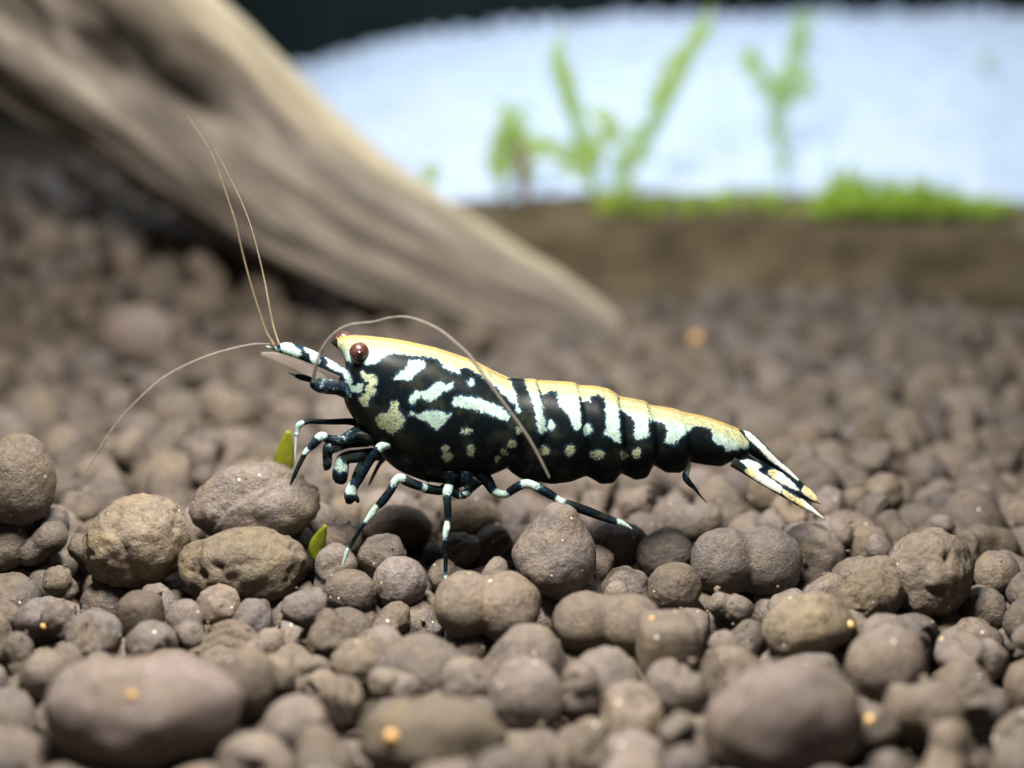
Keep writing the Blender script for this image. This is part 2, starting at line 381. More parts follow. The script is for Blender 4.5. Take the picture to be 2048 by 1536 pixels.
plant('small pale green sprig with rounded leaves at right of the forked plant', 6.3,
      [[(1575, 390), (1560, 300), (1545, 220), (1520, 140)], [(1560, 250), (1585, 160), (1605, 60)]],
      [((1490, 150), (1518, 110), 26), ((1580, 130), (1610, 65), 20), ((1545, 200), (1630, 150), 36, M_LEAFP), ((1540, 190), (1500, 175), 28, M_LEAFP), ((1560, 200), (1640, 190), 24, M_LEAFP)])
plant('tiny blurred green leaf tip beside the driftwood edge', 5.3, [[(862, 390), (862, 345)]], [((862, 375), (858, 325), 17), ((862, 365), (885, 340), 12, M_LEAFP)])
plant('faint tiny green leaf speck high at the right over the white sand', 7.6, [[(1972, 150), (1970, 128)]], [((1972, 140), (1966, 115), 14, M_LEAFP)])

def moss(label, x0, x1, hpx, y, n, seed):
    r = random.Random(seed); V, F, off = [], [], 0
    base = []
    for i in range(n):
        u = r.random(); px = x0 + (x1 - x0) * u
        env = max(0.15, math.sin(math.pi * u) ** 0.6 * (0.62 + 0.55 * fbm(u * 5, seed, 0, 2, 1.3)) + 0.75 * math.exp(-((px - 1685) / 45) ** 2))
        yy = y + r.uniform(-0.12, 0.35); A = P(px + r.uniform(-12, 12), 425 + r.uniform(-18, 12), yy)
        h = hpx / 512 * 1.9 * env * r.uniform(0.3, 1.1)
        B = A + np.array([r.uniform(-.1, .1), r.uniform(-.12, .05), h]); Mi = (A + B) / 2 + np.array([r.uniform(-.04, .04), -.03, 0])
        v, f = blade_geo([A, Mi, B], [0.02, 0.035, 0.006], 0.006, (r.uniform(-.6, .6), -1, .3), 6, 5)
        V += v; F += [tuple(a + off for a in q) for q in f]; off += len(v)
    o = link('moss_tuft', mesh('moss_tuft', V, F), M_MOSS); tag(o, label, 'moss', kind='stuff')
moss('thick bright green moss tuft on the ledge near the right edge', 1630, 2010, 88, 5.3, 300, 1)
moss('thin low fringe of green moss along the middle of the ledge', 1240, 1660, 60, 5.45, 170, 2)

# ------------------------------------------------------------------ soil pellets
def star(lobes, sub, seed, amp=0.05, fine=0.012):
    v, f = IV[sub]; R = np.zeros(len(v))
    for c, r in lobes:
        c = np.array(c); b = v @ c; q = b * b - (c @ c) + r * r
        h = np.where(q > 0, b + np.sqrt(np.maximum(q, 0)), 0.0); R = R + np.maximum(h, 0) ** 9
    R = R ** (1 / 9.0)
    nz = np.array([amp * fbm(*(q + seed * 1.7), 3, 1.7) + fine * fbm(*(q + seed), 3, 9.0) for q in v])
    pts = v * (R * (1 + nz))[:, None]
    return pts - (pts.max(0) + pts.min(0)) / 2, f
PVAR = []
for k in range(18):
    r = random.Random(k); nl = [1, 1, 2, 2, 3, 1, 2][k % 7]; L = []
    if nl == 1: L = [((0, 0, 0), 1.0), ((r.uniform(-.25, .25), r.uniform(-.25, .25), r.uniform(-.2, .2)), 0.9)]
    else:
        for q in range(nl):
            a = 6.283 * q / nl + r.uniform(-.4, .4); L.append(((0.42 * math.cos(a), 0.42 * math.sin(a), r.uniform(-.15, .15)), r.uniform(.62, .85)))
    cuts = [(np.array([r.gauss(0, 1) for _ in range(3)]), r.uniform(0.52, 0.78)) for _ in range((0, 2, 4, 0, 3, 1)[k % 6])]
    both = []
    for s_ in (4, 3):
        p, f = star(L, s_, k, 0.07 if k % 3 else 0.13, 0.016)
        for nv, dd in cuts:
            nv = nv / np.linalg.norm(nv); h_ = p @ nv; ex = np.maximum(h_ - dd * h_.max(), 0)
            p = p - nv * (ex * 0.88)[:, None] * (1 + 0.35 * np.sin(p @ np.array([9.0, 7.0, 8.0])))[:, None]
        both.append((p, f))
    PVAR.append(both)
    for q in range(2):
        p, f = PVAR[k][q]; PVAR[k][q] = (p / np.abs(p).max(), f)
PMESH = [mesh('soil_pellet', *PVAR[k][0]) for k in range(18)]
for me in PMESH:
    me.materials.append(M_PEL); me.polygons.foreach_set('use_smooth', [True] * len(me.polygons))

# the pellets that can be told apart: centre px, width, height, depth factor, shape, material, label
DEPTH = {510: 0.06, 35: 0.02, 1108: -0.2, 483: -0.2, 272: -0.15}
H = [
 (510, 1010, 262, 178, 0.8, 'groove', M_PEL, 'broad domed brown pellet with a curved groove, under the front leg of the shrimp'),
 (483, 1135, 262, 165, 0.9, 'rough', M_TAN, 'wide crusty tan pellet with yellowish patches, in front of the grooved pellet'),
 (272, 1085, 215, 200, 0.9, 'rough', M_TAN, 'chunky pitted angular pellet with dark lower side, left of the grooved pellet'),
 (35, 960, 150, 195, 0.9, 'round', M_PEL, 'large dark sided round pellet cut off by the left edge'),
 (1108, 1100, 170, 200, 0.9, 'cone', M_PEL, 'upright triangular pellet with a pointed top below the trailing hind leg'),
 (1492, 1125, 225, 150, 0.8, 'peanut', M_PEL, 'long peanut shaped pellet with dark right end, below the tail'),
 (1350, 1178, 110, 110, 0.9, 'round', M_PEL, 'smooth round pellet joined to the left of the peanut shaped pellet'),
 (1858, 1150, 190, 190, 0.9, 'rough', M_PEL, 'big lumpy brown pellet at right with a knobbly top'),
 (1740, 1195, 150, 120, 0.9, 'rough', M_TAN, 'flattened ochre pellet just left of the big lumpy one at right'),
 (280, 1422, 400, 215, 0.8, 'bean', M_PINK, 'very large smooth bean shaped pellet, out of focus at lower left'),
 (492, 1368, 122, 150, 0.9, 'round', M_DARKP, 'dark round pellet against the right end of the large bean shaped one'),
 (1565, 1450, 330, 265, 0.8, 'round', M_PINK, 'biggest blurred pinkish round pellet at the bottom right foreground'),
 (865, 1480, 300, 170, 0.8, 'round', M_TAN, 'large blurred tan pellet at the bottom centre with an amber grain on it'),
 (975, 1215, 215, 150, 0.9, 'peanut', M_PEL, 'wide double lobed pellet below the belly of the shrimp'),
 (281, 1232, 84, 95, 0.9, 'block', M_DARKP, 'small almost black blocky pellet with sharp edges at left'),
 (1215, 1250, 220, 130, 0.8, 'peanut', M_PEL, 'dark fronted double lobed pellet, below right of the triangular pellet'),
 (1772, 1330, 160, 165, 0.9, 'round', M_PEL, 'round pellet with deep shaded front, right above the biggest foreground one'),
 (1335, 1290, 125, 130, 0.9, 'block', M_PEL, 'faceted pellet standing right of the dark fronted double lobed one'),
 (275, 672, 150, 130, 0.9, 'round', M_PINK, 'blurred greyish pink round pellet standing alone at left behind the shrimp'),
 (1620, 1255, 190, 150, 0.9, 'rough', M_TAN, 'knobbly tan pellet with orange specks at right centre'),
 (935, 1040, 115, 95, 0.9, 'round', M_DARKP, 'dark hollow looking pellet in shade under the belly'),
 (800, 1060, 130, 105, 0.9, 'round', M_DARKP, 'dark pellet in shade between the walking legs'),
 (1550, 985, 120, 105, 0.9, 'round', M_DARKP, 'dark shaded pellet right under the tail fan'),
 (800, 1165, 110, 110, 0.9, 'round', M_PEL, 'round pellet under the middle walking leg of the shrimp'),
 (700, 1185, 110, 95, 0.9, 'round', M_PEL, 'round pellet where the front walking leg of the shrimp ends'),
 (1160, 740, 60, 45, 0.9, 'round', M_PEL, None),
 (1385, 1045, 120, 80, 0.9, 'bean', M_PEL, 'oval purplish pellet behind the peanut shaped one, below the swimmeret'),
 (1235, 1090, 125, 95, 0.9, 'round', M_PEL, 'smooth round pellet right of the triangular one'),
 (1330, 1110, 115, 105, 0.9, 'round', M_PEL, 'smooth round pellet between the triangular and the peanut shaped pellets'),
]
solid = []   # spheres x,y,z,r already in place
heroes = []
for px, py, w, h, dz, shp, mat, lb in H:
    if lb is None: continue
    c0 = G(px, py, 0.0); s = ((c0 - CAM) @ FWD) / D / 512
    hz = h / 2 * s; hz *= 0.98
    c = P(px, py, DEPTH[px]) if px in DEPTH else G(px, py, hz * 0.62 - 0.03); s = ((c - CAM) @ FWD) / D / 512
    hx = w / 2 * s; hz = h / 2 * s; hy = max(hz, hx * 0.75) * dz
    r = random.Random(px); sub = 5 if 900 < py < 1250 and w > 100 else 4
    L = {'round': [((0, 0, 0), 1), ((.15, 0, .05), .92)], 'groove': [((0, 0, 0), 1), ((.1, 0, .1), .95)],
         'rough': [((0, 0, 0), .9), ((.3, .1, .1), .75), ((-.35, 0, -.1), .72), ((0, -.3, .2), .7)],
         'cone': [((0, 0, -.35), .8), ((0, 0, .1), .55), ((.05, 0, .45), .38), ((-.3, 0, -.3), .6)],
         'peanut': [((-.45, 0, .02), .62), ((.45, 0, -.04), .66), ((0, .1, 0), .5)],
         'bean': [((-.4, 0, 0), .7), ((.4, .1, .05), .68), ((0, -.12, -.02), .72)],
         'block': [((0, 0, 0), 1)]}[shp]
    p, f = star(L, sub, px % 97, 0.10 if shp == 'rough' else (0.09 if w > 250 else 0.055), 0.022 if shp == 'rough' else 0.009)
    if shp == 'block':
        q = np.abs(p); nn = (q ** 5).sum(1) ** 0.2; p = p / (nn[:, None] ** 0.75)
    if shp == 'groove':
        d = np.linalg.norm(p - np.array([.55, -.5, -.55]), axis=1); g = np.exp(-((d - 1.32) / .035) ** 2) + .6 * np.exp(-((d - 1.18) / .03) ** 2)
        p = p * (1 - 0.09 * g[:, None])
    if shp == 'rough':
        pit = np.array([max(0, fbm(*(q * 1.0 + px), 3, 2.6) - 0.25) for q in p]); p = p * (1 - 0.22 * pit[:, None])
    p = p / np.abs(p).max(0) * np.array([hx, hy, hz])
    me = mesh('soil_pellet', p, f)
    o = link('soil_pellet', me, mat); o.location = c
    o.rotation_euler = (0, 0, r.uniform(-.2, .2)); tag(o, lb, 'soil pellet', 'soil pellets')
    heroes.append((c, (hx, hy, hz)))
    rr = min(hx, hy, hz)
    for k in np.linspace(-1, 1, 5 if hx > 1.3 * rr else 1): solid.append((c[0] + k * (hx - rr), c[1], c[2], rr))
nh = len(solid)
# loose pellets that hold the raised ones up
prop_up = []
for c, (hx, hy, hz) in heroes:
    zb = c[2] - hz
    while zb > -0.22:
        rr = 0.1
        for ax in (-0.5, 0.5):
            for ay in (-0.35, 0.5): prop_up.append((c[0] + ax * hx + rng.uniform(-.02, .02), c[1] + ay * hy, zb - rr * 0.55, rr))
        zb -= 0.17
# drop the rest one by one so that each rests on what lies below it
NP = 2300
cap = np.zeros((nh + NP + len(prop_up) + 5, 4)); cap[:nh] = np.array(solid); n = nh + len(prop_up); cap[nh:n] = np.array(prop_up)
def rest_z(x, y, r):
    A = cap[:n]; d2 = (A[:, 0] - x) ** 2 + (A[:, 1] - y) ** 2; R = (A[:, 3] + r) * 0.90
    k = d2 < R * R
    z = -0.34 + mound(x, y) + r * 0.8
    return max(z, (A[k, 2] + np.sqrt(R[k] ** 2 - d2[k])).max()) if k.any() else z
def top_limit(x, y):
    lim = -0.03 + 0.05 * fbm(x, y, 2, 2, 0.8) + (0.10 * fbm(x, y, 8, 2, 1.5) if y > 0.8 else 0) + (-0.015 * max(0, y - 1.5))
    lim += mound(x, y)
    lim += 0.12 * math.exp(-((x + 1.1) / 0.7) ** 2 - ((y - 0.1) / 0.5) ** 2)
    return lim
made = 0; tries = 0
while made < NP and tries < 16000:
    tries += 1
    y = -1.95 + 7.3 * rng.random() ** 0.9
    half = (y - CAM[1]) * 0.375 + 0.45; x = rng.uniform(-half, half)
    r = float(np.clip(rng.lognormal(math.log(0.114), 0.26), 0.080, 0.20))
    if y < -0.9: r *= 1.08
    if y > 0.6: r *= 1 + 0.42 * min(1, (y - 0.6) / 1.4)
    bz = rest_z(x, y, r)
    for st in (0.12, 0.08, 0.05, 0.03):
        for _ in range(5):
            a = rng.uniform(0, 6.283); nx, ny = x + st * math.cos(a), y + st * math.sin(a); z = rest_z(nx, ny, r)
            if z < bz: x, y, bz = nx, ny, z
    if bz + r > top_limit(x, y) + 0.13: continue
    if abs(x + 0.25) < r + 0.05 and -0.80 < y < -0.10 and bz + r > -0.02: continue
    if any(bz + r * 0.4 > c[2] and abs(x - c[0]) < h_[0] + r * 0.5 and -h_[1] - 2.2 * r < y - c[1] < h_[1] * 0.5 for c, h_ in heroes): continue
    cap[n] = (x, y, bz, r); n += 1; made += 1
PEL = cap[nh:n]
print('pellets', len(PEL), 'tries', tries)
# which show largest: paint discs far to near into a small id picture
allS = cap[:n]; X, Y, Dp = proj(allS[:, :3]); RR = allS[:, 3] / Dp * D * 512
idb = np.full((192, 256), -1)
for i in np.argsort(-Dp):
    if Dp[i] < 0.3: continue
    cx, cy, rr = X[i] / 8, Y[i] / 8, RR[i] / 8
    x0, x1, y0, y1 = int(max(0, cx - rr)), int(min(255, cx + rr)) + 1, int(max(0, cy - rr)), int(min(191, cy + rr)) + 1
    if x0 >= x1 or y0 >= y1: continue
    yy, xx = np.mgrid[y0:y1, x0:x1]; mk = (xx + .5 - cx) ** 2 + (yy + .5 - cy) ** 2 <= rr * rr
    idb[y0:y1, x0:x1][mk] = i
cnt = np.bincount(idb[idb >= 0].ravel(), minlength=n)[nh:]
REF = {510: 'broad grooved pellet', 483: 'wide crusty tan pellet', 272: 'chunky pitted pellet', 35: 'large pellet at the left edge', 1108: 'upright triangular pellet',
 1492: 'long peanut shaped pellet', 1858: 'big lumpy pellet at right', 1740: 'flattened ochre pellet', 280: 'very large bean shaped pellet', 492: 'dark round pellet beside the bean',
 1565: 'biggest blurred pinkish pellet', 865: 'blurred tan pellet with amber grain', 975: 'double lobed pellet below the belly', 281: 'small black blocky pellet', 1215: 'dark fronted double lobed pellet',
 1772: 'round pellet with deep shaded front', 1335: 'faceted pellet', 275: 'greyish pink pellet behind the shrimp', 1620: 'knobbly orange specked pellet', 1550: 'dark pellet under the tail fan',
 1385: 'oval purplish pellet below the swimmeret', 800: 'dark pellet between walking legs'}
order = np.argsort(-cnt)
single = [i for i in order[:272] if cnt[i] > 6]
sset = set(single)
hpx = [h[0] if not (h[0] == 800 and h[1] > 1100) else -1 for h in H if h[7]]
LM = [(REF[k], *v) for k, v in zip(hpx, heroes) if k in REF]
for nm, q in (('tip of the tail fan', P(1650, 1045, -.1)), ('tip of the hind leg', P(1265, 1048, -.2)), ('tip of the middle leg', P(890, 1178, -.26)), ('tip of the forked front leg', P(688, 1134, -.24)),
              ('swimmeret tip', P(1412, 1000, -.09)), ('blurred amber grain behind the shrimp', G(1392, 676, 0.05)), ('lower end of the driftwood', G(1215, 630, 0)), 
              ('foot of the ledge at the right edge', G(1990, 610, 0)), ('foot of the ledge below the forked plant', G(1400, 600, 0)), ('tip of the drooping antenna', G(150, 980, 0.1)),
              ('small green leaf bit', P(635, 1090, -.1)), ('spot straight behind the shrimp head', G(700, 640, 0)), ('spot straight behind the tail', G(1560, 850, 0))):
    LM.append((nm, q, (0.02, 0.02, 0.02)))
UNIQ = {}
for ref_, c, hs in LM:
    best = {}
    for i in single:
        if cnt[i] < 14: continue
        dx, dy = PEL[i, 0] - c[0], PEL[i, 1] - c[1]
        if abs(dx) > abs(dy) * 1.4: k, g = ('just left of' if dx < 0 else 'just right of'), abs(dx) - hs[0]
        elif abs(dy) > abs(dx) * 1.4: k, g = ('right in front of' if dy < 0 else 'right behind'), abs(dy) - hs[1]
        else: k, g = ('diagonally ' + ('in front' if dy < 0 else 'behind') + ' and ' + ('left of' if dx < 0 else 'right of')), math.hypot(dx, dy) - hs[0]
        if g < 0.26 and g < best.get(k, (9, 0))[0]: best[k] = (g, i)
    for k, (g, i) in best.items():
        if g < UNIQ.get(i, (9, ''))[0]: UNIQ[i] = (g, f'small rounded pellet {k} the {ref_}')
print('unique', len(UNIQ))
for i in single:
    x, y, z, r = PEL[i]
    o = bpy.data.objects.new('soil_pellet', PMESH[int(rng.integers(18))]); COL.objects.link(o)
    o.location = (x, y, z); q = rng.uniform(0.9, 1.15, 3) * r * 1.09; o.scale = (q[0], q[1], q[2] * 0.95)
    o.rotation_euler = tuple(rng.uniform(0, 6.28, 3) * np.array([1, 1, 1]))
    zone = ('small rounded brown soil pellet, blurred, in the foreground bed' if y < -0.75 else
            'small rounded brown soil pellet in the sharp strip around the shrimp' if y < 0.55 else
            'small rounded brown soil pellet, blurred, in the bed behind the shrimp')
    tag(o, UNIQ[i][1] if i in UNIQ else zone, 'soil pellet', 'soil pellets')
VV, FF, TT, off = [], [], [], 0
for i in range(len(PEL)):
    if i in sset: continue
    x, y, z, r = PEL[i]
    v, f = PVAR[int(rng.integers(18))][1]
    a, b, c = rng.uniform(0, 6.28, 3)
    ca_, sa_, cb, sb, cc, sc_ = math.cos(a), math.sin(a), math.cos(b), math.sin(b), math.cos(c), math.sin(c)
    Rm = np.array([[ca_, -sa_, 0], [sa_, ca_, 0], [0, 0, 1]]) @ np.array([[cb, 0, sb], [0, 1, 0], [-sb, 0, cb]]) @ np.array([[1, 0, 0], [0, cc, -sc_], [0, sc_, cc]])
    VV.append((v * rng.uniform(0.9, 1.15, 3)) @ Rm.T * r * 1.09 + np.array([x, y, z])); TT.append(np.full(len(v), rng.random()))
    F_ = np.array(f) + off; FF.append(F_); off += len(v)
V = np.vstack(VV); Fa = np.vstack(FF)
me = bpy.data.meshes.new('soil_pellets_far')
me.vertices.add(len(V)); me.vertices.foreach_set('co', V.ravel().astype(np.float32))
me.loops.add(Fa.size); me.loops.foreach_set('vertex_index', Fa.ravel().astype(np.int32))
me.polygons.add(len(Fa)); me.polygons.foreach_set('loop_start', np.arange(0, Fa.size, 3, dtype=np.int32))
a = me.attributes.new('tint', 'FLOAT', 'POINT'); a.data.foreach_set('value', np.concatenate(TT).astype(np.float32))
me.update(); me.validate()
o = link('pellet_bed', me, M_PEL); tag(o, 'remaining bed of small brown soil pellets lying between and behind the larger ones', 'soil', kind='stuff')

# fine soil crumbs lying on the pellets
VV, FF, off = [], [], 0
for q in range(900):
    i = int(order[int(rng.integers(0, 420))]); x, y, z, r = PEL[i]; a, e_ = rng.uniform(0, 6.283), rng.uniform(0.25, 1.4)
    dvec = np.array([math.cos(a) * math.cos(e_), math.sin(a) * math.cos(e_), math.sin(e_)])
    v, f = IV[1]; rr = float(np.clip(rng.lognormal(math.log(0.007), 0.45), 0.003, 0.018))
    VV.append((v * rng.uniform(0.6, 1.3, v.shape)) * rr + np.array([x, y, z]) + dvec * (r * 1.03)); FF += [tuple(b + off for b in t) for t in f]; off += len(v)
tag(link('soil_crumbs', mesh('soil_crumbs', np.vstack(VV), FF), M_TAN, smooth=False), 'fine loose soil crumbs lying on the pellets', 'soil crumbs', kind='stuff')
# amber grains lying on pellets
def ray_hit(px, py):
    dg = bpy.context.evaluated_depsgraph_get(); r = Vector(ray(px, py)).normalized()
    ok, loc, nr, *_ = S.ray_cast(dg, Vector(CAM), r); return (loc, nr) if ok else (Vector(G(px, py)), Vector((0, 0, 1)))
bpy.context.view_layer.update()
for k, (px, py, rr, lb) in enumerate(((782, 1474, 15, 'amber grain on the large blurred tan pellet at bottom centre'), (1392, 676, 13, 'blurred amber grain far behind the back of the shrimp'),
        (88, 1252, 8, 'tiny amber grain on a pellet near the left edge'), (265, 1392, 10, 'pale amber grain on the large bean shaped pellet'), (1740, 1440, 10, 'amber grain right beside the biggest foreground pellet'),
        (1700, 1250, 9, 'tiny amber grain on the knobbly tan pellet'), (1305, 1238, 6, 'tiny amber grain on the top of the faceted pellet'))):
    loc, nr = ray_hit(px, py); d = (np.array(loc) - CAM) @ FWD
    o = lump('amber_grain', loc, (rr / 512 * d / D,) * 3, k + 3, M_AMBER, 3, 0.2); tag(o, lb, 'grain')

# green leaf bits wedged behind the grooved pellet
def leafbit(label, pts, wid, y):
    A = [P(a, b, y) for a, b in pts]
    o = blade('fallen_leaf', A, [w / 512 for w in wid], 0.008, (0.2, -1, 0.25), M_OLIVE, None, 20, 10); tag(o, label, 'leaf')
leafbit('olive green leaf tip standing up behind the grooved pellet', [(577, 862), (572, 895), (566, 935), (560, 985)], [5, 17, 21, 8], 0.22)
leafbit('small green leaf bit showing low at the right of the grooved pellet', [(652, 1050), (640, 1075), (632, 1100), (640, 1130)], [3, 13, 15, 5], -0.06)

# ------------------------------------------------------------------ the shrimp
SH = empty('shrimp', P(900, 1150, 0.0))
tag(SH, 'black shrimp with white and gold bands standing on the pellets', 'shrimp')
ctrl = []
def cr(T, B, bulge, hw, k=1.0): ctrl.append((T[0], T[1], B[0], B[1], bulge, hw, k))
cr((662, 684), (666, 689), 0, 3); cr((672, 677), (676, 695), 0, 9); cr((684, 672), (687, 706), 0, 16); cr((700, 670), (697, 737), 0, 30)
cr((722, 670), (684, 788), 0, 46); cr((749, 672), (697, 818), 0, 68); cr((793, 677), (722, 852), 2, 80); cr((831, 685), (750, 893), 5, 88)
cr((872, 694), (792, 935), 10, 94); cr((910, 707), (850, 958), 16, 97); cr((948, 720), (905, 963), 22, 97); cr((980, 738), (955, 955), 28, 95); cr((1008, 752), (1000, 935), 32, 92, 1.0)
def c2(T, B, bulge, hw, k=1.0): cr(z2(T)[0], z2(B)[0], bulge, hw, k)
c2((36, 151), (34, 676), 31, 86, .945); c2((120, 160), (70, 708), 28, 88, .965); c2((200, 165), (112, 735), 26, 90, .99)
c2((212, 166), (128, 742), 26, 86, .955); c2((330, 177), (300, 770), 20, 90, .985); c2((400, 184), (410, 755), 14, 90, 1.0); c2((440, 190), (490, 724), 8, 88, 1.0)
c2((455, 196), (505, 724), 8, 82, .955); c2((560, 206), (585, 770), 8, 86, .99); c2((640, 225), (655, 765), 8, 84, 1.0); c2((686, 256), (695, 710), 6, 82, 1.0)
c2((698, 262), (707, 710), 6, 75, .955); c2((790, 283), (785, 747), 8, 78, .99); c2((840, 295), (850, 736), 7, 75, 1.0); c2((864, 306), (886, 664), 5, 70, 1.0)
c2((877, 316), (896, 664), 5, 64, .955); c2((960, 330), (965, 706), 7, 66, .99); c2((1020, 342), (1055, 708), 6, 62, 1.0); c2((1048, 350), (1097, 648), 4, 58, 1.0)
c2((1061, 355), (1106, 648), 4, 51, .955); c2((1200, 385), (1200, 666), 4, 48, .985); c2((1300, 420), (1290, 674), 0, 44, 1.0); c2((1400, 460), (1345, 645), 0, 38, 1.0)
c2((1460, 502), (1388, 622), 0, 30, 1.0); c2((1495, 540), (1430, 612), 0, 20, .97); c2((1515, 565), (1470, 605), 0, 8, .9)
C = np.array(ctrl); mid = (C[:, :2] + C[:, 2:4]) / 2
s = np.concatenate([[0], np.cumsum(np.maximum(np.linalg.norm(np.diff(mid, axis=0), axis=1), 2.0))])
NR, NA = 520, 160
u = np.linspace(0, s[-1], NR); R = np.stack([np.interp(u, s, C[:, k]) for k in range(7)], 1)
ker = np.exp(-0.5 * (np.arange(-4, 5) / 1.8) ** 2); ker /= ker.sum()
for k in range(7):
    pad = np.pad(R[:, k], 4, mode='reflect', reflect_type='odd'); R[:, k] = np.convolve(pad, ker, 'valid')
# extra smoothing of the carapace outline
ker2 = np.exp(-0.5 * (np.arange(-12, 13) / 6.0) ** 2); ker2 /= ker2.sum()
last = int(np.searchsorted(u, s[11]))
for k in range(6):
    pad = np.pad(R[:, k], 12, mode='reflect', reflect_type='odd'); sm = np.convolve(pad, ker2, 'valid')
    wgt = np.clip((last - np.arange(NR)) / 25.0, 0, 1); R[:, k] = R[:, k] * (1 - wgt) + sm * wgt
V = np.zeros((NR * NA, 3)); tt = np.zeros(NR * NA)
UPX = np.array([P(1024, 767, 0) - P(1024, 768, 0)])[0]
for i in range(NR):
    Tx, Ty, Bx, By, bul, hw, kk = R[i]
    Ty += 3.0 * min(1, hw / 80)
    cxm, cym = (Tx + Bx) / 2, (Ty + By) / 2
    for j in range(NA):
        ph = 2 * math.pi * j / NA; t = (1 - math.cos(ph)) / 2
        lat = math.copysign(abs(math.sin(ph)) ** (1.08 if t < .5 else 0.85), math.sin(ph)) * (1 - 0.12 * (t - .5))
        px = Tx + (Bx - Tx) * t + bul * 4 * t * (1 - t); py = Ty + (By - Ty) * t
        kt = kk + (1 - kk) * 0.4 * (t < .5) * abs(math.cos(ph))
        px = cxm + (px - cxm) * (1 if abs(bul) > 0 else 1); py = cym + (py - cym) * (kt if t < .5 else 1.0)
        q = P(px, py, 0.0)
        V[i * NA + j] = (q[0], -lat * hw / 512 * kk, q[2]); tt[i * NA + j] = t
# rostrum teeth: fine saw along the front top edge
F = grid_faces(NR, NA); F.append(tuple(range(NA - 1, -1, -1))); F.append(tuple(range((NR - 1) * NA, NR * NA)))

# ---- pattern: outlines of the pale patches on the shell
def ell(cx, cy, rx, ry, n=14, rot=0):
    return [(cx + rx * math.cos(a) * math.cos(rot) - ry * math.sin(a) * math.sin(rot), cy + rx * math.cos(a) * math.sin(rot) + ry * math.sin(a) * math.cos(rot)) for a in np.linspace(0, 2 * math.pi, n, endpoint=False)]
PAT = []
PAT.append(z1((520, 200), (520, 300), (600, 345), (650, 400), (690, 430), (820, 440), (880, 415), (940, 372), (1000, 360), (1100, 378), (1200, 388), (1270, 400), (1310, 440), (1360, 475), (1420, 502), (1432, 470), (1480, 462), (1560, 505), (1640, 560), (1700, 612), (1760, 665), (1800, 712), (1828, 722), (1818, 640), (1785, 570), (1735, 515), (1640, 380), (1300, 200)))
PAT.append(z2((115, 100), (205, 130), (225, 240), (250, 340), (268, 470), (245, 492), (222, 475), (210, 400), (190, 300), (165, 230)))
PAT.append(z2((200, 100), (450, 150), (462, 250), (478, 455), (440, 472), (420, 425), (390, 365), (345, 320), (335, 250), (300, 238), (250, 262), (232, 230), (215, 180)))
PAT.append(z2((447, 140), (690, 220), (698, 400), (705, 540), (672, 530), (650, 512), (608, 500), (620, 440), (615, 275), (570, 262), (530, 275), (525, 300), (482, 298), (462, 250)))
PAT.append(z2((688, 200), (862, 270), (870, 400), (868, 505), (830, 525), (790, 526), (785, 490), (792, 430), (770, 392), (735, 370), (702, 348)))
PAT.append(z2((862, 260), (1050, 310), (1075, 400), (1068, 490), (1020, 555), (962, 538), (980, 470), (960, 430), (900, 415), (882, 420), (872, 380)))
PAT.append(zt((100, -200), (700, 0), (1300, 300), (1700, 900), (1650, 1020), (1420, 870), (1200, 690), (1095, 575), (1042, 520), (1008, 570), (1000, 632), (925, 622), (850, 642), (725, 662), (680, 592), (580, 562), (548, 500), (562, 430), (520, 382), (425, 330), (300, 340), (205, 420), (150, 470), (110, 450)))
PAT.append(z1((1090, 410), (1190, 415), (1195, 460), (1150, 490), (1110, 520), (1085, 555), (1040, 545), (980, 540), (1010, 500), (1060, 470), (1080, 440)))
PAT.append(z1((1250, 580), (1290, 560), (1340, 575), (1385, 560), (1390, 600), (1330, 620), (1280, 660), (1240, 690), (1200, 680), (1170, 655), (1130, 680), (1110, 722), (1085, 690), (1120, 620), (1200, 625)))
PAT.append(z1((1370, 710), (1400, 662), (1450, 650), (1540, 670), (1640, 700), (1720, 740), (1772, 780), (1755, 825), (1680, 802), (1600, 772), (1520, 748), (1440, 732)))
PAT.append(z1((1120, 790), (1180, 770), (1240, 750), (1310, 765), (1340, 785), (1372, 775), (1340, 820), (1310, 850), (1280, 885), (1230, 860), (1200, 830)))
PAT.append(z1(*ell(1100, 777, 20, 13))); PAT.append(z1(*ell(1510, 565, 23, 22))); PAT.append(z1(*ell(1830, 750, 20, 20)))
PAT.append(z1((1300, 395), (1400, 395), (1440, 450), (1428, 500), (1380, 490), (1320, 460)))
PAT.append(z2(*ell(303, 445, 20, 30))); PAT.append(z2(*ell(512, 465, 22, 36)))
RIDGE = zh((980, 560), (1060, 590), (1230, 750), (1300, 800), (1420, 880), (1490, 1020), (1480, 1110), (1560, 1140), (1600, 1070), (1670, 1120), (1670, 1190), (1590, 1245), (1480, 1225), (1340, 1130), (1380, 1020), (1320, 920), (1180, 850), (1020, 790), (1100, 740))
PAT.append(RIDGE)
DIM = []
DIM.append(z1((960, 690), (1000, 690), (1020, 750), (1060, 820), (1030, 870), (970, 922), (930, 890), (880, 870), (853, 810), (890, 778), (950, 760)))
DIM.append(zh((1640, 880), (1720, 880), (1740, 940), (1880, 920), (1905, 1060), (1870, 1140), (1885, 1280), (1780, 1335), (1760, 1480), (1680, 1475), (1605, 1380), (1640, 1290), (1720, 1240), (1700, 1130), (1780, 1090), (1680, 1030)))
for e in ((1475, 897, 38, 22), (1330, 1018, 28, 24), (1345, 1070, 38, 32), (1508, 1025, 28, 42), (1838, 890, 24, 24), (1790, 985, 34, 28), (1735, 1035, 26, 22), (1690, 1085, 18, 20), (2010, 1025, 38, 30)): DIM.append(z1(*ell(*e)))
